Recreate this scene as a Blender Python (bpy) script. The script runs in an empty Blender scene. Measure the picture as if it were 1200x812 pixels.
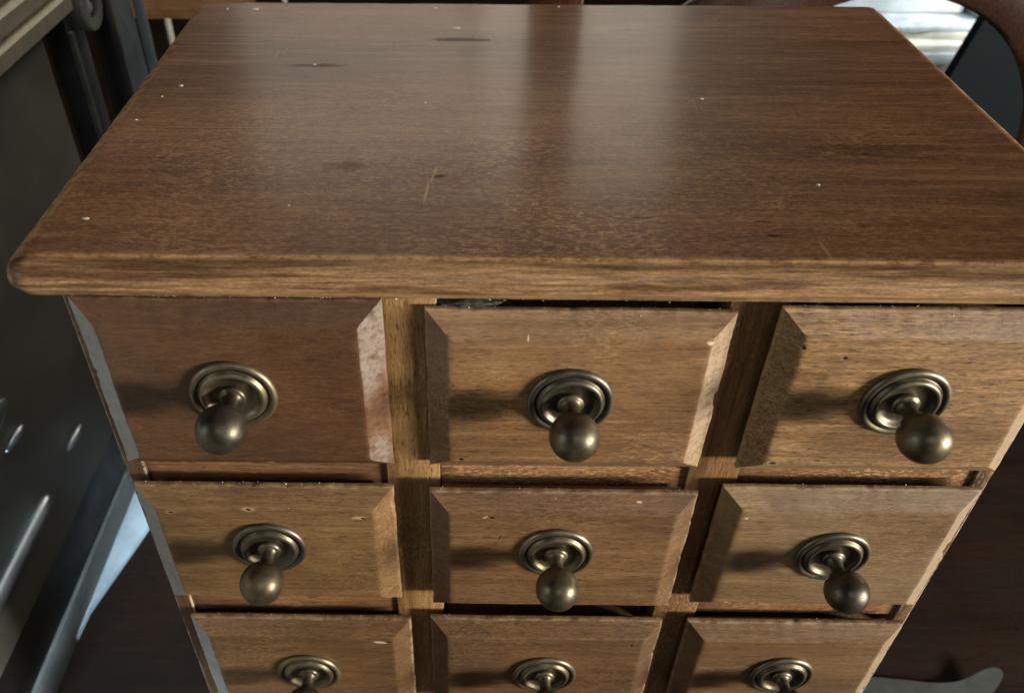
import bpy, bmesh, math, random
from mathutils import Vector, Matrix, noise

S = bpy.context.scene
COL = S.collection
H = 0.92                        # height of the chest's top above the floor

# ------------------------------------------------------------------ camera
cam_d = bpy.data.cameras.new('camera'); cam = bpy.data.objects.new('camera', cam_d); COL.objects.link(cam)
PITCH, YAW, ROLL, FPX, PPX, PPY = -0.6896, -0.0091, 0.004, 992.23, 545.34, 392.98
F = Vector((math.sin(YAW)*math.cos(PITCH), math.cos(YAW)*math.cos(PITCH), math.sin(PITCH)))
R0 = Vector((math.cos(YAW), -math.sin(YAW), 0)); U0 = R0.cross(F)
R1 = R0*math.cos(ROLL)+U0*math.sin(ROLL); U1 = -R0*math.sin(ROLL)+U0*math.cos(ROLL)
cam.matrix_world = Matrix(((R1.x, U1.x, -F.x, -.0605), (R1.y, U1.y, -F.y, -.3932), (R1.z, U1.z, -F.z, H+.2619), (0, 0, 0, 1)))
cam_d.sensor_width = 36; cam_d.lens = FPX/1200*36
cam_d.shift_x = (600-PPX)/1200; cam_d.shift_y = -(406-PPY)/1200
cam_d.clip_start = .02; cam_d.clip_end = 100
cam_d.dof.use_dof = True; cam_d.dof.focus_distance = .58; cam_d.dof.aperture_fstop = 9
S.camera = cam

# ------------------------------------------------------------------ world and lamps
W = bpy.data.worlds.new('World'); S.world = W; W.use_nodes = True
bg = W.node_tree.nodes['Background']; bg.inputs[0].default_value = (.80, .90, 1, 1); bg.inputs[1].default_value = .016
def area(name, loc, target, sx, sy, power, col, spread=180):
    d = bpy.data.lights.new(name, 'AREA'); d.shape = 'RECTANGLE'; d.size = sx; d.size_y = sy; d.energy = power; d.color = col; d.spread = math.radians(spread)
    o = bpy.data.objects.new(name, d); COL.objects.link(o); o.location = loc
    o.rotation_euler = (Vector(target)-Vector(loc)).to_track_quat('-Z', 'Y').to_euler()
    return o
area('window_light_right', (3.02, -1.38, H+.14), (0, 0, H-.2), 1.05, .40, 262, (1, .96, .88))
area('window_light_back', (.37, 3.1, H+1.22), (.2, .2, H), .82, .95, 15, (1, .90, .74))
area('window_light_back_left', (-.55, 3.1, H+1.22), (-.1, .2, H), .95, .95, 10, (1, .90, .76))
area('fill_light_upper', (-.5, 1.7, H+2.6), (0, .2, H), .9, .9, 19, (1, .93, .83))  # added fill lamp overhead, brightens the top without showing in its reflection
area('window_light_left', (-2.9, -1.3, H+.85), (-.1, 0, H-.15), .9, .9, 15, (.72, .88, 1))
area('fill_light_gap', (-.46, -2.3, H+.05), (-.60, .55, 0), .30, .30, 3.4, (.70, .88, 1), 18)  # added unseen lamp, narrow beam to brighten the pale floor patch
area('fill_light_far', (2.1, 1.30, H+.75), (1.15, 1.85, H-.45), .4, .4, 4.5, (.97, 1, 1), 50)  # added lamp aimed at the sideboard to brighten it
area('fill_light_front', (.3, -2.6, H+1.9), (0, 0, H-.1), 1.4, 1.0, 10, (.90, .96, 1))  # added soft fill from above the front, lifts upper bevels and top
S.view_settings.view_transform = 'Standard'; S.view_settings.look = 'None'
S.view_settings.exposure = -.03; S.view_settings.gamma = 1
S.render.engine = 'CYCLES'; S.cycles.max_bounces = 5; S.cycles.diffuse_bounces = 3; S.cycles.glossy_bounces = 3

# ------------------------------------------------------------------ node helpers
class NT:
    def __init__(s, name):
        s.m = bpy.data.materials.new(name); s.m.use_nodes = True; s.t = s.m.node_tree
        s.b = s.t.nodes['Principled BSDF']
    def put(s, sock, v):
        if isinstance(v, bpy.types.NodeSocket): s.t.links.new(v, sock)
        elif v is not None: sock.default_value = v
    def n(s, ty, ins=(), **at):
        k = s.t.nodes.new(ty)
        for a, v in at.items(): setattr(k, a, v)
        for a, v in dict(ins).items(): s.put(k.inputs[a], v)
        return k
    def math(s, op, a, b=None, c=None, clamp=False):
        k = s.n('ShaderNodeMath', operation=op, use_clamp=clamp)
        s.put(k.inputs[0], a); s.put(k.inputs[1], b)
        if c is not None: s.put(k.inputs[2], c)
        return k.outputs[0]
    def mix(s, f, a, b, mode='MIX'):
        k = s.n('ShaderNodeMix', data_type='RGBA', blend_type=mode, clamp_factor=True)
        for i, v in ((0, f), (6, a), (7, b)):
            if isinstance(v, tuple) and len(v) == 3: v = (*v, 1)
            s.put(k.inputs[i], v)
        return k.outputs[2]
    def ramp(s, f, lo, hi, a=0., b=1.):
        k = s.n('ShaderNodeMapRange', {'Value': f, 'From Min': lo, 'From Max': hi, 'To Min': a, 'To Max': b}, interpolation_type='SMOOTHSTEP')
        return k.outputs[0]
    def noise(s, vec, scale=1., detail=3., rough=.55, dist=0.):
        return s.n('ShaderNodeTexNoise', {'Vector': vec, 'Scale': scale, 'Detail': detail, 'Roughness': rough, 'Distortion': dist}).outputs['Fac']
    def mapv(s, vec, scale, loc=(0, 0, 0)):
        return s.n('ShaderNodeMapping', {'Vector': vec, 'Location': loc, 'Scale': scale}).outputs[0]

def wood(name, dark, mid, light, axis=0, seed=0., ring=1., fleck=.5, fleck_at=None, rough=.5, coat=.25, coat_rough=.22,
         wear=.35, wearcol=(.38, .28, .18), pore=.6, marks=(), plane='xz', bump=.5, scratch=0., haze=None, rings=9., vary=.5, spec=.35, iso=0., grain=.6, rvar=1., edge=None, lbevel_light=None, rbevel_light=None):
    s = NT(name)
    co = s.n('ShaderNodeTexCoord').outputs['Object']
    rnd = s.n('ShaderNodeObjectInfo').outputs['Random']
    off = s.n('ShaderNodeCombineXYZ', {0: s.math('MULTIPLY', rnd, 7.3), 1: s.math('MULTIPLY', rnd, 3.1), 2: s.math('MULTIPLY', rnd, 11.7)}).outputs[0]
    P = s.n('ShaderNodeVectorMath', {0: co, 1: off}, operation='ADD').outputs[0]
    P = s.n('ShaderNodeVectorMath', {0: P, 1: (seed, seed*1.7, seed*.6)}, operation='ADD').outputs[0]
    def sc(a, c):
        v = [c, c, c]; v[axis] = a+(c-a)*iso; return tuple(v)
    # slow figure, growth lines, fibre, pores
    fig = s.noise(s.mapv(P, sc(2.2, 15)), detail=2, dist=.5)
    line = s.noise(s.mapv(P, sc(1.5, 22)), detail=1.5, dist=.3)
    rg = s.math('SINE', s.math('MULTIPLY', line, rings*6.283))
    rg = s.ramp(rg, -.7, 1.)
    streak = s.noise(s.mapv(P, sc(7, 170)), detail=4, rough=.65)
    fib = s.noise(s.mapv(P, sc(55, 1100)), detail=3, rough=.6)
    por = s.noise(s.mapv(P, sc(110, 950)), detail=2)
    pm = s.math('MULTIPLY', s.ramp(por, .58, .66), pore)
    mid_g = s.noise(s.mapv(P, sc(26, 460)), detail=3, rough=.7)
    speck = s.noise(s.mapv(P, sc(330, 1250)), detail=2, rough=.7)
    blot = s.noise(s.mapv(P, sc(7, 12), (4, 2, 9)), detail=4, rough=.6)
    c = s.mix(s.ramp(fig, .3, .7), dark, mid)
    c = s.mix(s.math('MULTIPLY', rg, .30*ring), c, light)
    c = s.mix(s.math('MULTIPLY', s.ramp(streak, .42, .70), .30), c, light)
    c = s.mix(s.math('MULTIPLY', s.ramp(streak, .50, .28), .35), c, dark)
    c = s.mix(s.math('MULTIPLY', s.ramp(blot, .40, .68), vary), c, tuple(x*.5 for x in dark))
    fb = s.math('MULTIPLY', s.ramp(fib, .3, .7, 1-.34*grain, 1+.34*grain), s.math('MULTIPLY', s.ramp(mid_g, .3, .7, 1-.30*grain, 1+.30*grain), s.ramp(speck, .3, .7, 1-.34*grain, 1+.34*grain)))
    c = s.mix(1., c, s.n('ShaderNodeCombineColor', {0: fb, 1: fb, 2: fb}).outputs[0], 'MULTIPLY')
    c = s.mix(pm, c, tuple(x*.35 for x in dark))
    # pale flecks where the finish has gone
    fl = s.noise(s.mapv(P, sc(230, 820)), detail=2.5, rough=.7)
    fmask = s.ramp(s.noise(s.mapv(P, (9, 9, 9), (1, 5, 2)), detail=3), .42, .66)
    if fleck_at:
        (cx, cy, rx, ry) = fleck_at
        k = s.n('ShaderNodeMapping', {'Vector': co, 'Location': (cx, cy, 0), 'Scale': (rx, ry, 1000)}, vector_type='TEXTURE').outputs[0]
        ln = s.n('ShaderNodeVectorMath', {0: k}, operation='LENGTH').outputs['Value']
        fmask = s.math('MULTIPLY', s.ramp(ln, 1.35, .1), s.ramp(fmask, 0, 1, .45, 1.))
    flm = s.math('MULTIPLY', s.math('MULTIPLY', s.ramp(fl, .50, .60), fmask), fleck)
    c = s.mix(flm, c, tuple(min(1, x*1.5) for x in light))
    if scratch:
        sn = s.noise(s.mapv(P, (320, 28, 320), (3, 8, 1)), detail=1, dist=1.4)
        sm = s.math('MULTIPLY', s.ramp(sn, .70, .74), s.ramp(blot, .45, .6))
        c = s.mix(s.math('MULTIPLY', sm, scratch), c, light)
    if haze:                                      # dull dusty bloom of the old finish
        hm = s.ramp(s.noise(s.mapv(P, (5, 5, 5), (8, 1, 3)), detail=5, rough=.65), .42, .72)
        c = s.mix(s.math('MULTIPLY', hm, haze[0]), c, haze[1])
    if edge:
        zz = s.n('ShaderNodeSeparateXYZ', {0: co}).outputs[2]
        ec = s.mix(s.ramp(streak, .35, .62), edge[0], edge[1])
        ec = s.mix(1., ec, s.n('ShaderNodeCombineColor', {0: fb, 1: fb, 2: fb}).outputs[0], 'MULTIPLY')
        ef = s.math('MULTIPLY', s.ramp(s.math('ADD', zz, s.math('MULTIPLY', s.math('SUBTRACT', blot, .5), .002)), -.0006, -.0022), .9)
        c = s.mix(ef, c, ec)
    # worn arrises
    wa = s.n('ShaderNodeAttribute', attribute_name='wear').outputs['Fac']
    wn = s.noise(s.mapv(P, (85, 85, 85)), detail=4, rough=.7)
    em = s.math('MULTIPLY', s.ramp(wa, .2, .9), s.ramp(wn, .38, .60))
    c = s.mix(s.math('MULTIPLY', em, wear), c, wearcol)
    mn = s.noise(s.mapv(P, (260, 260, 260)), detail=4, rough=.65)
    mn2 = s.noise(s.mapv(P, sc(35, 160)), detail=3, rough=.65)
    dent = None; dirt = None
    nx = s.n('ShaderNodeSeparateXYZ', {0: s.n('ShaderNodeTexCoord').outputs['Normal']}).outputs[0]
    for ck, lo, hi in ((lbevel_light, -.25, -.4), (rbevel_light, .25, .4)):
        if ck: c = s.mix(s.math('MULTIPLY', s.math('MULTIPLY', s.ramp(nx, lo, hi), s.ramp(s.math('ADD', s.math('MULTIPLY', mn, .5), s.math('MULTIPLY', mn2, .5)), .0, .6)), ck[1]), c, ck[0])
    for (cx, cy, rx, ry, ang, mc, st) in marks:
        if plane == 'xz': at = dict(Location=(cx, 0, cy), Rotation=(0, ang, 0), Scale=(rx, 1000, ry))
        else: at = dict(Location=(cx, cy, 0), Rotation=(0, 0, ang), Scale=(rx, ry, 1000))
        k = s.n('ShaderNodeMapping', {'Vector': co, **at}, vector_type='TEXTURE').outputs[0]
        ln = s.n('ShaderNodeVectorMath', {0: k}, operation='LENGTH').outputs['Value']
        small = max(rx, ry) < .004; fine = s.math('ADD', s.math('MULTIPLY', mn2, .6), s.math('MULTIPLY', mn, .4)) if not small else None
        d = s.math('ADD', ln, s.math('MULTIPLY', s.math('SUBTRACT', mn if small else fine, .5), 1.2 if small else (1.1 if min(rx, ry) < .0018 else 4.)))
        mk = s.math('MULTIPLY', s.ramp(d, 1.05, .55), st)
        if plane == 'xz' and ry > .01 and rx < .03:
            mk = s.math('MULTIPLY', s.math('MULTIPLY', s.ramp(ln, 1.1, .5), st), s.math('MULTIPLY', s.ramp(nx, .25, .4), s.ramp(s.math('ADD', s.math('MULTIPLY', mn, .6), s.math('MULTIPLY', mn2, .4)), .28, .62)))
        c = s.mix(mk, c, mc)
        if sum(mc) < .2: dirt = mk if dirt is None else s.math('MAXIMUM', dirt, mk)
        if small and sum(mc) < .2: dent = mk if dent is None else s.math('MAXIMUM', dent, mk)
    c = s.mix(1., c, (1.05, .945, .81), 'MULTIPLY')
    s.put(s.b.inputs['Base Color'], c); s.b.inputs['Specular IOR Level'].default_value = spec
    rr = s.ramp(blot, .3, .7, rough-.08*rvar, rough+.1*rvar)
    s.put(s.b.inputs['Roughness'], s.math('ADD', rr, s.math('MULTIPLY', em, .15)))
    s.b.inputs['Coat Weight'].default_value = coat
    if dirt is not None:
        keep = s.math('SUBTRACT', 1., s.math('MULTIPLY', dirt, .9))
        s.put(s.b.inputs['Coat Weight'], s.math('MULTIPLY', keep, coat)); s.put(s.b.inputs['Specular IOR Level'], s.math('MULTIPLY', keep, spec))
    cr = s.ramp(s.math('ADD', fl, s.math('MULTIPLY', mn2, .5)), .5, 1.0, coat_rough-.05*rvar, coat_rough+.16*rvar)
    s.put(s.b.inputs['Coat Roughness'], cr)
    h = s.math('ADD', s.math('MULTIPLY', fib, .5), s.math('MULTIPLY', streak, .9))
    if dent is not None: h = s.math('SUBTRACT', h, s.math('MULTIPLY', dent, 3.))
    bp = s.n('ShaderNodeBump', {'Height': h, 'Strength': bump, 'Distance': .0006}).outputs[0]
    s.put(s.b.inputs['Normal'], bp)
    if coat > .1 and plane == 'xy':
        lb = s.noise(s.mapv(P, (16, 16, 16)), detail=1)
        s.put(s.b.inputs['Coat Normal'], s.n('ShaderNodeBump', {'Height': s.math('ADD', s.math('MULTIPLY', lb, .4), s.math('MULTIPLY', streak, .12)), 'Strength': bump*.5, 'Distance': .0006}).outputs[0])
    return s.m

def plain(name, col, rough=.5, metal=0., var=.25, scale=30., coat=0., bump=0., stretch=None, spec=.5):
    s = NT(name); s.b.inputs['Specular IOR Level'].default_value = spec
    co = s.n('ShaderNodeTexCoord').outputs['Object']
    v = s.noise(s.mapv(co, stretch or (1, 1, 1)), scale=scale, detail=5, rough=.65)
    f = s.ramp(v, .25, .75, 1-var, 1+var)
    c = s.mix(1., col, s.n('ShaderNodeCombineColor', {0: f, 1: f, 2: f}).outputs[0], 'MULTIPLY')
    s.put(s.b.inputs['Base Color'], c)
    s.put(s.b.inputs['Roughness'], s.ramp(v, .3, .7, max(.02, rough-.08), rough+.1))
    s.b.inputs['Metallic'].default_value = metal; s.b.inputs['Coat Weight'].default_value = coat
    if bump: s.put(s.b.inputs['Normal'], s.n('ShaderNodeBump', {'Height': v, 'Strength': bump, 'Distance': .001}).outputs[0])
    return s.m

def brass(name):
    s = NT(name)
    co = s.n('ShaderNodeTexCoord').outputs['Object']
    rnd = s.n('ShaderNodeObjectInfo').outputs['Random']
    P = s.n('ShaderNodeVectorMath', {0: co, 1: s.math('MULTIPLY', rnd, 3.)}, operation='ADD').outputs[0]
    w_ = s.noise(P, scale=28, detail=3)
    a = s.noise(P, scale=70, detail=5, rough=.65); b = s.noise(P, scale=420, detail=4, rough=.7)
    c = s.mix(s.ramp(a, .35, .65), (.105, .086, .056), (.175, .147, .098))
    c = s.mix(s.math('MULTIPLY', s.ramp(b, .52, .68), .55), c, (.06, .052, .04))
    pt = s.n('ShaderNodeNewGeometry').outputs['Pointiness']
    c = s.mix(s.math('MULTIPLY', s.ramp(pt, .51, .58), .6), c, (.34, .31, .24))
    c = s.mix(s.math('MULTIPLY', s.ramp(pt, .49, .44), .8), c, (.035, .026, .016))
    c = s.mix(rnd, s.mix(1., c, (1.12, 1.02, .84), 'MULTIPLY'), s.mix(1., c, (.58, .57, .58), 'MULTIPLY'))
    c = s.mix(s.math('MULTIPLY', s.ramp(w_, .5, .66), .6), c, (.075, .056, .034))
    s.put(s.b.inputs['Base Color'], c)
    s.b.inputs['Metallic'].default_value = .78
    s.put(s.b.inputs['Roughness'], s.math('ADD', s.ramp(a, .3, .7, .33, .46), s.math('MULTIPLY', s.ramp(b, .5, .7), .12)))
    s.put(s.b.inputs['Normal'], s.n('ShaderNodeBump', {'Height': b, 'Strength': .12, 'Distance': .0004}).outputs[0])
    return s.m

# ------------------------------------------------------------------ mesh helpers
def link(name, me, mat, parent=None, loc=(0, 0, 0), rot=(0, 0, 0)):
    o = bpy.data.objects.new(name, me); COL.objects.link(o)
    if mat and not me.materials: me.materials.append(mat)
    o.parent = parent; o.location = loc; o.rotation_euler = rot
    return o
def tag(o, label=None, cat=None, group=None, kind=None):
    for k, v in (('label', label), ('category', cat), ('group', group), ('kind', kind)):
        if v: o[k] = v
    return o
def empty(name, loc): 
    o = bpy.data.objects.new(name, None); COL.objects.link(o); o.location = loc; o.empty_display_size = .05; return o
def finish(bm, name, smooth_angle=28):
    bmesh.ops.recalc_face_normals(bm, faces=bm.faces)
    for f in bm.faces: f.smooth = True
    for e in bm.edges:
        if len(e.link_faces) == 2 and e.calc_face_angle(0) > math.radians(smooth_angle): e.smooth = False
    me = bpy.data.meshes.new(name); bm.to_mesh(me); bm.free()
    return me
def jit(bm, amp, scale, seed=0):
    for v in bm.verts:
        v.co += amp*noise.noise_vector(v.co*scale+Vector((seed, seed*2.1, seed*.7)))
def box(x0, x1, y0, y1, z0, z1, bev=.001, cuts=0, wob=0., name='box', seed=0, seg=2):
    bm = bmesh.new(); bmesh.ops.create_cube(bm, size=1)
    for v in bm.verts:
        v.co = Vector((x0 if v.co.x < 0 else x1, y0 if v.co.y < 0 else y1, z0 if v.co.z < 0 else z1))
    wl = bm.faces.layers.float.new('wear')
    if bev:
        bmesh.ops.bevel(bm, geom=list(bm.edges), offset=bev, segments=seg, affect='EDGES', profile=.5)
        for f in bm.faces: f[wl] = 1. if max(abs(c) for c in f.normal) < .99 else 0.
    if cuts:
        ext = [(x1-x0, 0), (y1-y0, 1), (z1-z0, 2)]; ax = max(ext)[1]
        es = [e for e in bm.edges if abs((e.verts[0].co-e.verts[1].co)[ax]) > .6*max(ext)[0]]
        bmesh.ops.subdivide_edges(bm, edges=es, cuts=cuts)
    if wob: jit(bm, wob, 25, seed)
    return finish(bm, name)
def lathe(prof, name, n=48, axis='-y'):
    bm = bmesh.new(); rings = []
    for r, h in prof:
        if r < 1e-6: rings.append([bm.verts.new((0, -h, 0))])
        else: rings.append([bm.verts.new((r*math.cos(2*math.pi*i/n), -h, r*math.sin(2*math.pi*i/n))) for i in range(n)])
    for a, b in zip(rings, rings[1:]):
        for i in range(n):
            j = (i+1) % n
            if len(a) == 1: bm.faces.new((a[0], b[i], b[j]))
            elif len(b) == 1: bm.faces.new((a[i], a[j], b[0]))
            else: bm.faces.new((a[i], a[j], b[j], b[i]))
    return finish(bm, name, 70)
def loft(rings, name, cap0=True, cap1=True, ang=28, wear=None):
    bm = bmesh.new(); wl = bm.verts.layers.float.new('wear'); vs = [[bm.verts.new(p) for p in r] for r in rings]; n = len(rings[0])
    for a, b in zip(vs, vs[1:]):
        for i in range(n): bm.faces.new((a[i], a[(i+1) % n], b[(i+1) % n], b[i]))
    if wear:
        for r, w in zip(vs, wear):
            for v in r: v[wl] = w
    if cap0: bm.faces.new(vs[0][::-1])
    if cap1: bm.faces.new(vs[-1])
    return bm
def tube(pts, rad, name, n=12):
    rings = []
    for i, p in enumerate(pts):
        p = Vector(p); t = (Vector(pts[min(i+1, len(pts)-1)])-Vector(pts[max(i-1, 0)])).normalized()
        a = t.orthogonal().normalized() if i == 0 else (a-t*a.dot(t)).normalized()
        b = t.cross(a); r = rad[i] if isinstance(rad, (list, tuple)) else rad
        rings.append([p+r*(a*math.cos(2*math.pi*k/n)+b*math.sin(2*math.pi*k/n)) for k in range(n)])
    return finish(loft(rings, name), name, 50)

# ------------------------------------------------------------------ materials
M = {}
D_, L_ = (.035, .016, .008), (.30, .20, .105)
top_marks = [
    (-.070, .3155, .034, .0050, .05, (.03, .014, .008), .7), (-.185, .2575, .022, .004, .0, (.05, .022, .011), .6),
    (-.142, .094, .018, .008, .2, (.06, .030, .015), .45), (-.083, .081, .005, .003, .0, (.015, .008, .005), .7),
    (-.0850, .084, .0011, .012, -.16, (.46, .30, .15), .75), (-.0888, .062, .0011, .016, -.08, (.46, .30, .15), .75),
    (-.161, .058, .0045, .0012, -.6, (.40, .27, .14), .6), (-.135, .086, .006, .0009, .4, (.38, .25, .13), .5),
    (-.25, .1468, .075, .0008, .004, (.40, .30, .20), .8), (-.25, .1457, .075, .0007, .004, (.015, .008, .005), .8),
    (.1357, .0015, .0014, .011, .1, (.36, .25, .14), .55), (.108, .031, .006, .0012, 0, (.02, .01, .006), .8), (.112, .016, .007, .0013, 0, (.02, .01, .006), .8),
    (.04, .034, .009, .0011, .1, (.03, .016, .008), .6), (.20, .12, .05, .012, .1, (.05, .022, .012), .35)]
M['top'] = wood('walnut_stained_top', (.115, .049, .022), (.20, .094, .043), (.36, .215, .108), 0, 2.3, ring=.35, fleck=.85, fleck_at=(-.05, .08, .36, .17),
                rough=.5, coat=.16, coat_rough=.17, spec=.12, rvar=.2, grain=.75, wear=.4, wearcol=(.46, .32, .17), pore=.55, marks=top_marks, plane='xy', bump=.45, scratch=.35, haze=(.12, (.22, .15, .10)), vary=.35, edge=((.10, .055, .028), (.32, .205, .112)))
M['frame'] = wood('oak_frame_upright', (.21, .115, .045), (.36, .22, .095), (.50, .34, .165), 2, 4.1, ring=.8, rough=.55, coat=.15, wear=.4, pore=.8)
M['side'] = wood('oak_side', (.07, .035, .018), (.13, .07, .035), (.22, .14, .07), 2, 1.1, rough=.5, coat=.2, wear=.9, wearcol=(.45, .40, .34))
M['rail'] = wood('reddish_rail', (.13, .060, .028), (.215, .108, .052), (.33, .20, .10), 0, 6.7, rough=.55, coat=.15, wear=.4, fleck=.9)
M['box'] = wood('drawer_box_wood', (.10, .06, .03), (.16, .10, .05), (.22, .15, .08), 1, 8.7, rough=.7, coat=0)
M['brass'] = brass('antique_brass')
M['crumb'] = plain('pale_dust_crumb', (.62, .56, .47), .8, var=.4, scale=300)
M['speck'] = plain('white_paint_speck', (.58, .53, .46), .7, var=.2)
M['felt'] = plain('grey_felt', (.050, .043, .034), .9, var=.6, scale=200, bump=.6)

# drawer woods: colour sets per drawer, marks in the drawer's own x / z
NAIL = (.010, .006, .004); CHIP = (.62, .52, .40); CHALK = (.31, .31, .31)
DW = {
 (1, 1): dict(c=((.060, .028, .013), (.105, .052, .025), (.17, .095, .05)), ring=.15, pore=.2, iso=.18, rough=.46, coat=.25, fleck=.25, wear=.12, haze=(.2, (.14, .09, .06)),
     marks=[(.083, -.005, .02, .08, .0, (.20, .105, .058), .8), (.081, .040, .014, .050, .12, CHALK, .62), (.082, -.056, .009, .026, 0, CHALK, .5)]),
 (2, 1): dict(c=((.135, .070, .030), (.225, .125, .056), (.36, .235, .12)), ring=.45, fleck=.65, wear=.45, haze=(.2, (.34, .27, .20)),
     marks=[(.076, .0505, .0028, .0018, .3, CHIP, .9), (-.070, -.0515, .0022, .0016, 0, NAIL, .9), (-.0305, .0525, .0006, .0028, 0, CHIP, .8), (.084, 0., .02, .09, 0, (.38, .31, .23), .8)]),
 (3, 1): dict(c=((.17, .095, .042), (.27, .165, .078), (.40, .275, .145)), ring=1., rings=14, pore=.9, fleck=.4, wear=.35,
     marks=[(-.047, .0385, .0018, .0013, 0, NAIL, .9), (-.072, .0455, .0016, .0016, 0, NAIL, .9), (-.068, -.052, .0028, .0014, 0, NAIL, .9)]),
 (1, 2): dict(c=((.14, .078, .032), (.22, .135, .060), (.33, .225, .115)), ring=.3, fleck=.45, wear=.4,
     marks=[(-.0655, .0475, .0055, .0026, 0, (.30, .20, .12), .7), (-.0655, .0475, .0026, .0011, .1, NAIL, 1), (-.0115, .0515, .0045, .0022, .1, (.40, .29, .18), .8), (-.011, .0510, .0023, .0010, .2, NAIL, 1), (.067, .0432, .0062, .0026, .1, (.42, .32, .20), .85), (.0685, .0428, .0026, .0010, .1, NAIL, 1)]),
 (2, 2): dict(c=((.115, .060, .027), (.185, .105, .050), (.29, .19, .10)), ring=.4, fleck=.45, wear=.45,
     marks=[(-.0535, .0505, .0024, .0012, -.6, (.38, .33, .28), .9), (-.049, .050, .0022, .0015, 0, NAIL, .9), (-.043, .028, .0006, .003, .3, NAIL, .8), (.052, .062, .0022, .0009, 0, CHIP, .7)]),
 (3, 2): dict(c=((.135, .080, .037), (.215, .138, .068), (.31, .22, .125)), ring=.6, fleck=.45, wear=.4, haze=(.2, (.34, .28, .21)),
     marks=[(-.070, .0465, .0018, .0014, 0, CHIP, .7), (-.064, -.055, .0024, .0014, 0, CHIP, .7)]),
 (1, 3): dict(c=((.12, .062, .027), (.19, .11, .05), (.29, .19, .095)), ring=.35, fleck=.5, wear=.45,
     marks=[(.066, .047, .0065, .0018, .1, (.5, .45, .36), .9), (.071, .0478, .003, .0012, .1, NAIL, .9)]),
 (2, 3): dict(c=((.11, .058, .026), (.18, .102, .049), (.27, .175, .09)), ring=.4, fleck=.4, wear=.4, marks=[(.07, .045, .0014, .0014, 0, NAIL, .9)]),
 (3, 3): dict(c=((.125, .072, .033), (.20, .12, .058), (.29, .195, .105)), ring=.5, fleck=.4, wear=.4, marks=[]),
}
def drawer_mat(c, r):
    k = dict(DW.get((c, r)) or DW[(c, 3)]); col = k.pop('c')
    if c == 1: k['lbevel_light'] = ((.36, .40, .47), .85)  # bluish reflected light painted into the left-facing bevels
    if c == 3: k['rbevel_light'] = ((.36, .31, .24), .5)  # light from the right painted into the right-facing bevels
    k.setdefault('grain', .8 if (c, r) == (3, 1) else .5)
    f = {1: 1., 2: .9, 3: .8}.get(r, .8); col = tuple(tuple(x*f for x in q) for q in col)  # lower rows darker in colour, standing in for light falling off downwards
    kw = dict(rough=.5, coat=.22, coat_rough=.26, seed=c*3.7+r*5.9, bump=.55); k['fleck'] = k.get('fleck', .4)*.6; kw.update(k)
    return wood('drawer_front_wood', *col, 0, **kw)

# ------------------------------------------------------------------ the setting
fl = link('floor', box(-6, 6, -5, 7, -.05, 0, 0, name='floor'),
          wood('dark_floor_wood', (.008, .004, .0025), (.014, .007, .004), (.022, .012, .007), 0, 9.3, rough=.6, coat=.0, wear=0))
tag(fl, kind='structure'); fl.data.materials[0].node_tree.nodes['Principled BSDF'].inputs['Specular IOR Level'].default_value = .2

# ------------------------------------------------------------------ chest of drawers
chest = empty('chest_of_drawers', (0, .19, 0))
tag(chest, 'old brown wooden chest with three columns of drawers and round brass knobs', 'chest')
CO = (0, -.19, H)               # children are written in x, y and height below the top
def part(name, me, mat, kind=None): 
    o = link(name, me, mat, chest, CO)
    if kind: o['kind'] = kind
    return o

def rounded_ring(x0, x1, y0, y1, rad, z, per=40, cs=6, wob=0., seed=0):
    pts = []
    cs_ = [(x1-rad, y0+rad, -90), (x1-rad, y1-rad, 0), (x0+rad, y1-rad, 90), (x0+rad, y0+rad, 180)]
    for q, (cx, cy, a0) in enumerate(cs_):
        for k in range(cs+1):
            a = math.radians(a0+90*k/cs); pts.append(Vector((cx+rad*math.cos(a), cy+rad*math.sin(a), z)))
        nx = cs_[(q+1) % 4]; a = math.radians(a0+90)
        e0 = pts[-1]; e1 = Vector((nx[0]+rad*math.cos(a), nx[1]+rad*math.sin(a), z))
        for k in range(1, per): pts.append(e0.lerp(e1, k/per))
    return [p+wob*noise.noise_vector(p*38+Vector((seed, 0, 0))) for p in pts]
prof = [(-.0045, 0), (-.0012, 0), (-.0002, -.0002), (.0005, -.0010), (.0012, -.0017), (.0034, -.0024), (.0062, -.0040), (.0088, -.0064), (.0108, -.0094), (.0119, -.0128),
        (.0119, -.0152), (.0112, -.0170), (.0090, -.0196), (.0072, -.0228), (.0030, -.0229), (-.03, -.0229)]
rings = [rounded_ring(-.3094-o, .3063+o, -.0087-o, .4061+o*.6, max(.003, .006+o*.9), z, wob=.0003, seed=i*.05) for i, (o, z) in enumerate(prof)]
bm = loft(rings[::-1], 'top_board', wear=[0, .4, .6, .7, .3, .1, .05, 0, 0, .1, .3, .6, 1, 1, .9, 0])
wl = bm.verts.layers.float['wear']
me = finish(bm, 'top_board', 33)
part('top_board', me, M['top'])

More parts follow.
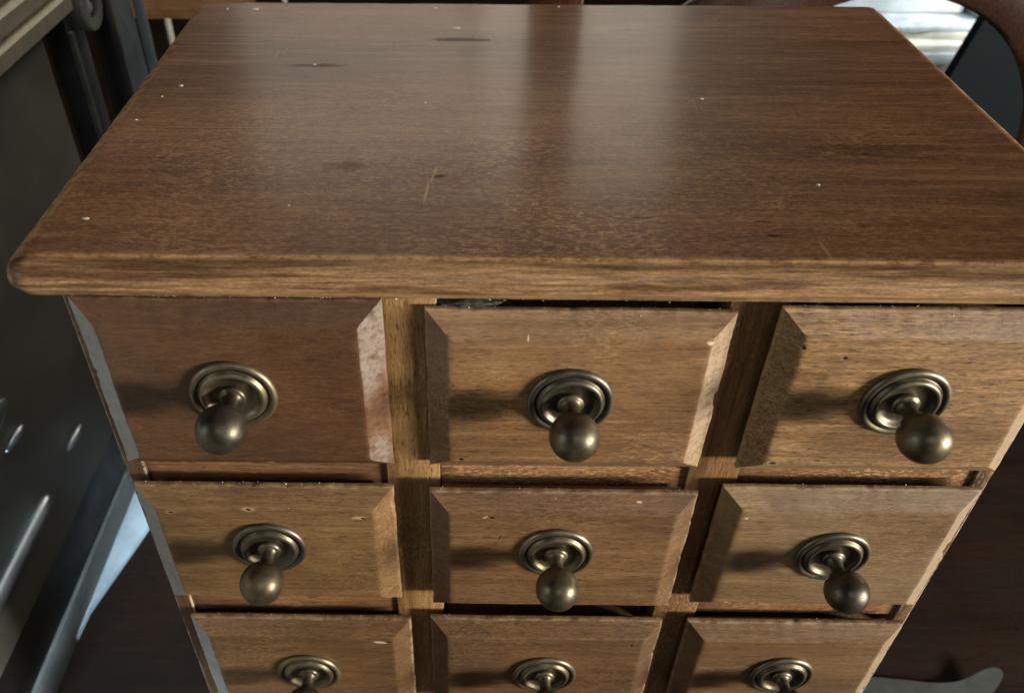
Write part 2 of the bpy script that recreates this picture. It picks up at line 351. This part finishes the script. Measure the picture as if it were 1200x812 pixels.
TB = -.0231                    # underside of the top
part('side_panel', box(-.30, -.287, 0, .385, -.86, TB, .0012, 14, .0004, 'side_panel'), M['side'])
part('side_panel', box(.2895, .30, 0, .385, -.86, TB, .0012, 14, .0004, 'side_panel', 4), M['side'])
part('back_panel', box(-.287, .2895, .372, .384, -.86, TB, .0005, name='back_panel'), M['side'])
part('bottom_panel', box(-.2868, .2893, .006, .371, -.858, -.845, .0005, name='bottom_panel'), M['side'])
part('plinth', box(-.305, .305, -.006, .39, -.92, -.861, .003, name='plinth'), M['side'])
part('stile', box(-.1183, -.0811, 0, .022, -.844, TB-.0012, .001, 24, .0005, 'stile', 1), M['frame'])
part('stile', box(.0905, .1257, 0, .022, -.844, TB-.0012, .001, 24, .0005, 'stile', 2),
     wood('brown_frame_upright', (.13, .066, .029), (.20, .11, .05), (.29, .18, .09), 2, 4.9, ring=.5, rough=.55, coat=.12, wear=.4, pore=.5))
part('divider', box(-.106, -.096, .0222, .371, -.844, TB-.001, .0003, name='divider'), M['box'])
part('divider', box(.104, .114, .0222, .371, -.844, TB-.001, .0003, name='divider'), M['box'])
XO = {1: (-.2868, -.1185), 2: (-.0809, .0903), 3: (.1259, .2893)}
RZ = {1: [(-.180, -.2025), (-.3375, -.363), (-.504, -.520), (-.672, -.688)], 2: [(-.182, -.2035), (-.331, -.3465), (-.502, -.518), (-.672, -.688)],
      3: [(-.178, -.2010), (-.336, -.358), (-.502, -.518), (-.672, -.688)]}
for c in (1, 2, 3):
    a, b = XO[c]
    for i, (z1, z0) in enumerate(RZ[c]):
        part('rail', box(a, b, .0032, .028, z0, z1, .001, 16, .0005, 'rail', c*3+i), M['rail'])
    if c != 2: part('rail', box(a, b, .004, .026, -.031, TB-.0008, .001, 12, .0005, 'rail', c*3+9), M['rail'])
part('filler_strip', box(-.1160, -.0745, -.0016, .0, -.0305, -.0262, .0006, 8, .0004, 'filler_strip'), M['frame'])

# drawers: (x0, x1, z top, z bottom, lip, knob x, knob z)
DR = {(1, 1): (-.2921, -.1123, -.0300, -.1695, .0072, -.2057, -.0966), (1, 2): (-.2929, -.1132, -.1889, -.3218, .0101, -.2043, -.2453), (1, 3): (-.2863, -.1072, -.3519, -.488, .0096, -.1958, -.4192),
      (2, 1): (-.0879, .0943, -.0388, -.1725, .0042, .0011, -.1026), (2, 2): (-.0884, .0960, -.1887, -.3242, .0129, .0018, -.2442), (2, 3): (-.0911, .0965, -.3502, -.486, .0094, .0044, -.4188),
      (3, 1): (.1162, .2888, -.0304, -.1652, .0114, .2008, -.0931), (3, 2): (.1136, .2900, -.1867, -.3248, .0088, .2019, -.2497), (3, 3): (.1169, .2902, -.3501, -.486, .0098, .2039, -.4140)}
for c in (1, 2, 3):
    for r, z in ((4, -.522), (5, -.690)):
        x0, x1 = DR[(c, 3)][:2]; DR[(c, r)] = (x0, x1, z, z-.137, .0098, (x0+x1)/2, z-.068)
BEV, DEP = .0145, .0088
def front_mesh(w, h, lip, seed):
    n = 64
    def ring(ins, y, wob, chip=0.):
        hw, hh = w/2-ins, h/2-ins; cs = [(-hw, -hh), (hw, -hh), (hw, hh), (-hw, hh)]; out = []
        for i in range(4):
            a, b = cs[i], cs[(i+1) % 4]
            for k in range(n):
                t = k/n; p = Vector((a[0]+(b[0]-a[0])*t, y, a[1]+(b[1]-a[1])*t))
                if chip:
                    q = Vector((p.x*55+seed*3, seed*5, p.z*55)); k = max(0., noise.noise(q)+.6*noise.noise(q*3.1)-.42)
                    cn = Vector((-p.x/(w/2) if i in (1, 3) else 0, 0, -p.z/(h/2) if i in (0, 2) else 0))
                    p = p+cn*min(.0016, k*.005)*chip
                out.append(p+wob*noise.noise_vector(Vector((p.x*32+seed, seed*3+ins*9, p.z*32)))+.5*wob*noise.noise_vector(Vector((p.x*130+seed, seed*3, p.z*130))))
        return out
    LB = -lip+min(lip-.0006, .0036)
    R = [ring(.0085, .0, .0), ring(.0085, LB+.0002, .0), ring(.0006, LB, .0003), ring(0, LB-.0006, .0004, .3), ring(0, -lip+.0008, .0006, .8), ring(.0003, -lip+.0001, .0007, 1.), ring(.0010, -lip-.0004, .0007, .9),
         ring(.0022, -lip-.0010, .0005, .5), ring(BEV-.0026, -lip-DEP+.0012, .0004), ring(BEV-.0010, -lip-DEP+.0003, .0005), ring(BEV+.0006, -lip-DEP-.0001, .0004), ring(BEV+.003, -lip-DEP-.0002, .0001)]
    return finish(loft(R, 'drawer_front', wear=[0, 0, .2, .5, .9, 1, .9, .15, .1, .42, .38, 0]), 'drawer_front', 30)

plate_prof = [(.0262, 0), (.0268, .0008), (.0267, .0020), (.0258, .0033), (.0245, .0039), (.0232, .0036), (.0222, .0027), (.0214, .0025), (.0207, .0033), (.0200, .0046),
              (.0190, .0055), (.0178, .0056), (.0168, .0048), (.0158, .0034), (.0140, .0022), (.0110, .0016), (.0080, .0016), (.003, .0016)]
plate_me = lathe(plate_prof, 'backplate', 72)
plate_me.materials.append(M['brass'])
kp = [(.0074, .0012), (.0082, .0022), (.0084, .0036), (.0078, .0048), (.0070, .0052), (.0062, .0057), (.0054, .0070), (.0047, .0095), (.0045, .0125), (.0047, .0146), (.0052, .0158)]
RB, KC = .0151, .0304
a0 = math.asin(.0058/RB)
for i in range(0, 19):
    a = a0+(math.pi-a0)*i/18
    kp.append((RB*math.sin(a)*(1.0 if a < 2.2 else 1.0), KC-RB*math.cos(a)))
kp[-1] = (0, kp[-1][1])
knob_me = lathe(kp, 'knob', 56)
knob_me.materials.append(M['brass'])
random.seed(5)
for (c, r), (x0, x1, zt, zb, lip, kx, kz) in sorted(DR.items()):
    cx, cz = (x0+x1)/2, (zt+zb)/2; w, h = x1-x0, zt-zb
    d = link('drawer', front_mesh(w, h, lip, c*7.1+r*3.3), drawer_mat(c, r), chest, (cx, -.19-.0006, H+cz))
    link('drawer_box', box(-w/2+.012, w/2-.012, .0003, .30, -h/2+.008, h/2-.022, .0004, name='drawer_box'), M['box'], d)
    rt = random.uniform(-.05, .05)
    link('backplate', plate_me, None, d, (kx-cx, -lip-DEP-.0001, kz-cz), (random.uniform(-.01, .01), random.uniform(0, 6.28), random.uniform(-.02, .02)))
    link('knob', knob_me, None, d, (kx-cx, -lip-DEP-.0001, kz-cz), (random.uniform(-.03, .02), random.uniform(0, 6.28), random.uniform(-.03, .03)))

# crumbs of dust and old filler along the joints
def crumbs(name, pts, lo, hi, flat=1.):
    bm = bmesh.new()
    for p in pts:
        s = random.uniform(lo, hi); q = Vector(p)
        vs = [bm.verts.new(q+Vector((random.uniform(-1, 1), random.uniform(-1, 1), random.uniform(-1, 1)*flat)).normalized()*s*random.uniform(.6, 1.)) for _ in range(6)]
        try: bmesh.ops.convex_hull(bm, input=vs, use_existing_faces=False)
        except Exception: pass
    me = bpy.data.meshes.new(name); bm.to_mesh(me); bm.free(); return me
pts = []
for (c, r), (x0, x1, zt, zb, lip, kx, kz) in DR.items():
    if r > 3: continue
    for _ in range(26): pts.append((random.uniform(x0+.002, x1-.002), -lip+random.uniform(0, .003), zt+.0001))
    for _ in range(8): u = random.random(); pts.append((random.uniform(x0+.01, x1-.01), -lip-DEP*u-.0004, zt-BEV*u))
    for _ in range(5): pts.append((random.uniform(x0+.02, x1-.02), -lip-DEP-.0004, random.uniform(zb+.02, zt-.02)))
for c in (1, 2, 3):
    for (z1, z0) in RZ[c][:2]:
        for _ in range(22 if c < 3 else 8): pts.append((random.uniform(*XO[c]), .0042, z0+(z1-z0)*random.random()**2))
for _ in range(50): pts.append((random.uniform(-.3, .3), -.0165+random.uniform(-.001, .001), -.0226))
part('dust_crumbs', crumbs('dust_crumbs', pts, .00022, .00062), M['crumb'], 'stuff')
sp = [(-.2856, .0278, .0022, .0012), (-.2813, .2169, .0018, .0016), (-.2853, .3873, .0014, .0014), (-.2604, .3875, .0042, .0022), (-.0968, .3936, .0028, .0016), (-.0771, .3434, .0050, .0022),
      (-.0959, .1898, .0013, .0013), (-.17, .0442, .0008, .0008), (.0166, .3993, .0014, .0014), (.1541, .0747, .0013, .0013), (.1073, .2005, .0018, .0012), (-.187, .259, .0016, .0018), (-.290, .197, .0008, .0008), (-.297, .158, .0012, .0007)]
bm = bmesh.new()
for x, y, rx, ry in sp:
    vs = bmesh.ops.create_uvsphere(bm, u_segments=9, v_segments=5, radius=1)['verts']
    for v in vs:
        k = 1+.35*noise.noise(v.co*1.7+Vector((x*90, y*90, 0)))
        v.co = Vector((x+v.co.x*rx*k, y+v.co.y*ry*k, .0001+v.co.z*.0004))
part('paint_specks', finish(bm, 'paint_specks', 80), M['speck'], 'stuff')
pts = [(random.uniform(-.30, .30), random.uniform(-.005, .39), .0002) for _ in range(36)]
part('lint_specks', crumbs('lint_specks', pts, .00018, .00042, .4), M['crumb'], 'stuff')
def lump(name, x0, x1, z, yc, th, seed):
    bm = bmesh.new(); bmesh.ops.create_icosphere(bm, subdivisions=4, radius=1)
    for v in bm.verts:
        k = 1+.45*noise.noise(v.co*2.2+Vector((seed, 0, 0)))+.2*noise.noise(v.co*6+Vector((seed, 3, 0)))
        v.co = Vector(((x0+x1)/2+v.co.x*(x1-x0)/2*k, yc+v.co.y*.006*k, z+v.co.z*th*k))
    return finish(bm, name, 60)
part('felt_scrap', lump('felt_scrap', -.080, -.044, -.0385, .003, .0026, 3), M['felt'])

# ------------------------------------------------------------------ left: grey cabinet with beige ledge
M['panel'] = plain('grey_green_enamel', (.15, .155, .125), .5, var=.25, scale=5)
M['ledge'] = plain('beige_painted_wood', (.66, .60, .45), .6, var=.12, scale=60, bump=.15)
M['steel'] = plain('dark_grey_steel', (.055, .065, .072), .42, var=.25, scale=25)
M['chrome'] = plain('bluish_chrome', (.40, .46, .50), .38, metal=1, var=.15, scale=20)
cab = empty('floor_cabinet', (-.85, .2, 0)); tag(cab, 'grey green enamelled cabinet with stepped beige ledge left of the chest', 'cabinet')
CC = (.85, -.2, 0)
link('body', box(-1.15, -.62, -.75, .695, .215, H-.134, .006, name='body'), M['panel'], cab, CC)
pr = [(-.612, -.1335), (-.607, -.131), (-.606, -.112), (-.609, -.109), (-.617, -.108), (-.618, -.104), (-.612, -.102), (-.611, -.083), (-.614, -.080), (-.625, -.079), (-.626, -.074), (-.620, -.072), (-.620, -.052), (-.625, -.049), (-1.15, -.049), (-1.15, -.1335)]
bm = loft([[Vector((x, y, H+z)) for x, z in pr] for y in (-.76, .772)], 'ledge')
link('ledge', finish(bm, 'ledge', 35), M['ledge'], cab, CC)
link('recessed_base', box(-1.12, -.6605, -.72, .68, .0612, .214, .001, name='recessed_base'), plain('black_base', (.012, .010, .009), .6), cab, CC)
link('plinth', box(-1.12, -.655, -.74, .69, .0, .061, .002, name='plinth'), plain('pale_grey_plinth', (.30, .33, .33), .45), cab, CC)
link('trim_rail', tube([(-.612, y, H-.607) for y in (-.7, .0, .29, .312, .322, .326)], [.011, .011, .011, .0095, .006, .001], 'trim_rail'), M['chrome'], cab, CC)
link('trim_rail', tube([(-.612, y, H-.600) for y in (.395, .40, .41, .425, .440, .446)], [.001, .004, .006, .006, .004, .001], 'trim_rail'), M['chrome'], cab, CC)
bm = bmesh.new(); bmesh.ops.create_uvsphere(bm, u_segments=20, v_segments=12, radius=1)
for v in bm.verts: v.co = Vector((-.617+v.co.x*.006, .318+v.co.y*.024, H-.4945+v.co.z*.006))
link('catch', finish(bm, 'catch', 80), M['chrome'], cab, CC)
bm = bmesh.new(); bmesh.ops.create_uvsphere(bm, u_segments=20, v_segments=12, radius=1)
for v in bm.verts: v.co = Vector((-.617+v.co.x*.007, .285+v.co.y*.050, H-.445+v.co.z*.016))
link('handle', finish(bm, 'handle', 80), M['chrome'], cab, CC)

up = empty('steel_upright', (-.63, .79, 0)); tag(up, 'slim dark steel upright with a ring bracket beside the beige ledge', 'post')
def uplink(name, me, mat): return link(name, me, mat, up, (.63, -.79, 0))
uplink('post', box(-.66, -.628, .778, .835, 0, H-.02, .002, name='post'), M['steel'])
uplink('edge_strip', box(-.6275, -.620, .775, .784, 0, H-.165, .0015, name='edge_strip'), plain('light_grey_steel', (.16, .17, .155), .4))
bm = bmesh.new(); n = 36
prof_r = [(.019, -.608), (.034, -.608), (.036, -.610), (.036, -.6275), (.019, -.6275)]
rg = [[bm.verts.new((x, .838+r*math.cos(2*math.pi*i/n), H-.146+r*math.sin(2*math.pi*i/n))) for i in range(n)] for r, x in prof_r]
for a in range(5):
    A, B = rg[a], rg[(a+1) % 5]
    for i in range(n): bm.faces.new((A[i], A[(i+1) % n], B[(i+1) % n], B[i]))
uplink('ring_bracket', finish(bm, 'ring_bracket', 35), plain('grey_cast_metal', (.17, .18, .17), .45))
bm = bmesh.new(); bmesh.ops.create_uvsphere(bm, u_segments=20, v_segments=12, radius=.012)
for v in bm.verts: v.co += Vector((-.622, .838, H-.150))
uplink('bolt', finish(bm, 'bolt', 80), plain('pale_bolt', (.30, .30, .27), .35))
ch = empty('steel_channel', (-.63, 1.0, 0)); tag(ch, 'wide blue grey steel channel with punched holes behind the slim upright', 'post')
def chl(name, me, mat): return link(name, me, mat, ch, (.63, -1.0, 0))
holes = [(.968, H-.265), (.962, H-.232), (.962, H-.33), (.968, H-.42)]
chl('web', box(-.660, -.640, .928, 1.06, 0, H+.1, .002, name='web'), M['steel'])
chl('flange', box(-.6398, -.618, .900, .927, 0, H+.1, .003, name='flange'), plain('black_steel', (.02, .024, .026), .5))
chl('flange', box(-.6398, -.622, 1.061, 1.072, 0, H+.1, .003, name='flange'), M['steel'])
for i, (y, z) in enumerate(holes):
    bm = bmesh.new(); bmesh.ops.create_cone(bm, segments=20, radius1=.0085 if i == 0 else .005, radius2=.0085 if i == 0 else .005, depth=.002, cap_ends=True)
    for v in bm.verts: v.co = Vector((-.6393+v.co.z*.5, y+v.co.x, z+v.co.y))
    chl('hole', finish(bm, 'hole', 40), plain('hole_black', (.004, .004, .004), .9))
# brown table with a thin metal leg
tb = empty('side_table', (-.75, 1.4, 0)); tag(tb, 'brown wooden table with thin pale metal leg behind the steel channel', 'table')
M['brown'] = wood('table_brown', (.10, .052, .02), (.17, .095, .04), (.25, .15, .07), 0, 3.3, rough=.5, wear=.2)
link('table_top', box(-1.05, -.45, 1.18, 1.65, H-.215, H-.19, .004, name='table_top'), M['brown'], tb, (.75, -1.4, 0))
link('apron', box(-1.02, -.47, 1.2, 1.225, H-.292, H-.2155, .002, name='apron'), M['brown'], tb, (.75, -1.4, 0))
for x, y in ((-.644, 1.222), (-.50, 1.6), (-1.0, 1.222), (-1.0, 1.6)):
    link('leg', tube([(x, y, 0), (x, y, H-.30), (x, y, H-.2925 if y < 1.3 else H-.216)], .007, 'leg'), plain('pale_leg', (.30, .29, .25), .4, var=.1), tb, (.75, -1.4, 0))
# pale blue board shaped and coloured to stand in for light on the floor
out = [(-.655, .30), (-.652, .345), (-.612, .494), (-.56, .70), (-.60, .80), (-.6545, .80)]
bm = loft([[Vector((x, y, z)) for x, y in out] for z in (.001, .011)], 'patch')
bo = link('blue_light_patch', finish(bm, 'blue_light_patch', 35), plain('pale_blue_floor_light', (.50, .60, .66), .4, var=.15, scale=15), None)
tag(bo, 'pale blue wedge shaped board standing in for light on the floor left of the chest', 'patch')

# ------------------------------------------------------------------ behind: post, hoop chair, pale sideboard
M['redwood'] = wood('reddish_post_wood', (.06, .018, .008), (.10, .032, .014), (.15, .06, .028), 2, 5.5, rough=.4, coat=.3, wear=.2)
M['darkwood'] = wood('dark_chair_wood', (.022, .011, .008), (.035, .017, .011), (.055, .030, .018), 2, 7.7, rough=.35, coat=.4, wear=.2)
po = empty('wooden_post', (.03, .57, 0)); tag(po, 'reddish brown square wooden post standing behind the middle of the chest', 'post')
link('shaft', box(.0003, .0586, .55, .59, .03, H+.62, .003, name='shaft'), M['redwood'], po, (-.03, -.57, 0))
link('foot', box(-.06, .12, .47, .67, 0, .03, .006, name='foot'), M['redwood'], po, (-.03, -.57, 0))
bm = bmesh.new(); bmesh.ops.create_uvsphere(bm, u_segments=24, v_segments=14, radius=.036)
for v in bm.verts: v.co += Vector((.0295, .57, H+.65))
link('finial', finish(bm, 'finial', 80), M['redwood'], po, (-.03, -.57, 0))

hc = empty('hoop_chair', (.5, .85, 0)); tag(hc, 'dark wooden chair with a broad oval hoop back behind the right corner', 'chair')
HC = (-.5, -.85, 0)
n = 72; rings = []
for i in range(n):
    t = 2*math.pi*i/n; ct, st = math.cos(t), math.sin(t)
    inn = Vector((.50+.236*ct, 0, H-.335+.238*st)); ou = Vector((.50+.40*ct, 0, H-.335+.315*st)); mid = inn.lerp(ou, .5)
    rings.append([Vector((p.x, y, p.z)) for p, y in ((inn, .752), (inn.lerp(ou, .06), .744), (mid, .735), (inn.lerp(ou, .94), .744), (ou, .755), (inn.lerp(ou, .94), .772), (mid, .78), (inn.lerp(ou, .06), .772))])
bm = bmesh.new(); vs = [[bm.verts.new(p) for p in r] for r in rings]
for i in range(n):
    a, b = vs[i], vs[(i+1) % n]
    for k in range(8): bm.faces.new((a[k], a[(k+1) % 8], b[(k+1) % 8], b[k]))
link('hoop', finish(bm, 'hoop', 60), M['darkwood'], hc, HC)
link('seat', box(.24, .76, .74, 1.10, .36, .41, .015, name='seat', seg=3), plain('dark_teal_leather', (.010, .020, .024), .4, scale=80, bump=.2), hc, HC)
for x, y in ((.28, .765), (.72, .765), (.28, 1.07), (.72, 1.07)):
    link('leg', tube([(x, y, 0), (x, y, .2), (x, y, .365)], [.013, .017, .021], 'leg'), M['darkwood'], hc, HC)
# dark teal leaning panel
bm = loft([[Vector((x, y, z)) for x, z in ((.845, H-.47), (.903, H-.20), (1.5, H-.10), (1.5, H-.9), (.76, H-.9))] for y in (1.2, 1.225)], 'panel')
pn = link('leaning_panel', finish(bm, 'leaning_panel', 35), plain('dark_teal_paint', (.003, .006, .007), .6, var=.2, spec=.08), None)
tag(pn, 'dark teal upright panel with slanted edge seen through the hoop', 'panel')
# pale sideboard with glass things
sbd = empty('pale_sideboard', (1.1, 1.9, 0)); tag(sbd, 'pale pinkish beige sideboard with grey edged top seen through the hoop', 'sideboard')
SO = (-1.1, -1.9, 0)
M['pinkbeige'] = plain('pinkish_beige_paint', (.62, .54, .50), .5, var=.06, scale=12)
link('body', box(.70, 1.55, 1.705, 2.1, .0, H-.566, .003, name='body'), M['pinkbeige'], sbd, SO)
link('top', box(.68, 1.57, 1.69, 2.12, H-.5655, H-.535, .004, name='top'), plain('grey_edge_paint', (.50, .53, .55), .4), sbd, SO)
def pane(name, x0, x1, y0, y1, z0, z1, rz, mat, label, cat, grp=None):
    cx, cy = (x0+x1)/2, (y0+y1)/2
    o = link(name, box(x0-cx, x1-cx, y0-cy, y1-cy, 0, z1-z0, .002, 10, .002, name), mat, None, (cx, cy, z0), (0, 0, rz)); tag(o, label, cat, grp)
M['paper'] = plain('cream_paper', (.66, .66, .58), .7, var=.2, scale=9)
M['glassy'] = plain('pale_aqua_glass', (.78, .84, .84), .2, var=.15, scale=7, coat=.6)
pane('folded_paper', .84, 1.42, 1.70, 1.98, H-.5348, H-.517, .05, M['paper'], 'lowest cream folded paper on the pale sideboard', 'paper')
pane('folded_paper', .88, 1.45, 1.73, 2.02, H-.516, H-.500, -.12, M['paper'], 'upper cream folded paper lying askew on the pale sideboard', 'paper')
pane('glass_slab', .80, 1.50, 1.74, 2.08, H-.498, H-.486, .02, plain('blue_grey_glass', (.50, .56, .60), .15), 'blue grey glass slab lying on top of the papers', 'glass')
pane('glass_box', .82, 1.20, 1.84, 2.06, H-.484, H-.36, .0, M['glassy'], 'pale aqua glass box at the back of the sideboard', 'glass box')
pane('glass_block', 1.21, 1.50, 1.80, 2.04, H-.484, H-.34, .15, M['glassy'], 'upright pale aqua glass block right of the glass box', 'glass')
# grey plate on the floor at the right
out = [(.45, .257), (.52, .255), (.58, .250), (.62, .245), (.66, .247), (.695, .262), (.712, .263), (.718, .252), (.70, .232), (.66, .20), (.62, .16), (.55, .1), (.45, .08)]
for _ in range(2):
    out = [q for a, b in zip(out, out[1:]+out[:1]) for q in ((a[0]*.75+b[0]*.25, a[1]*.75+b[1]*.25), (a[0]*.25+b[0]*.75, a[1]*.25+b[1]*.75))]
def lift(x): return .02*max(0, (x-.62)/.1)**2
bm = loft([[Vector((x, y, z+lift(x))) for x, y in out] for z in (.001, .007)], 'plate')
pl = link('metal_plate', finish(bm, 'metal_plate', 35), plain('dull_grey_metal', (.075, .08, .075), .45, metal=.2, var=.15), None)
tag(pl, 'flat dull grey plate with upturned tip on the dark floor', 'plate')
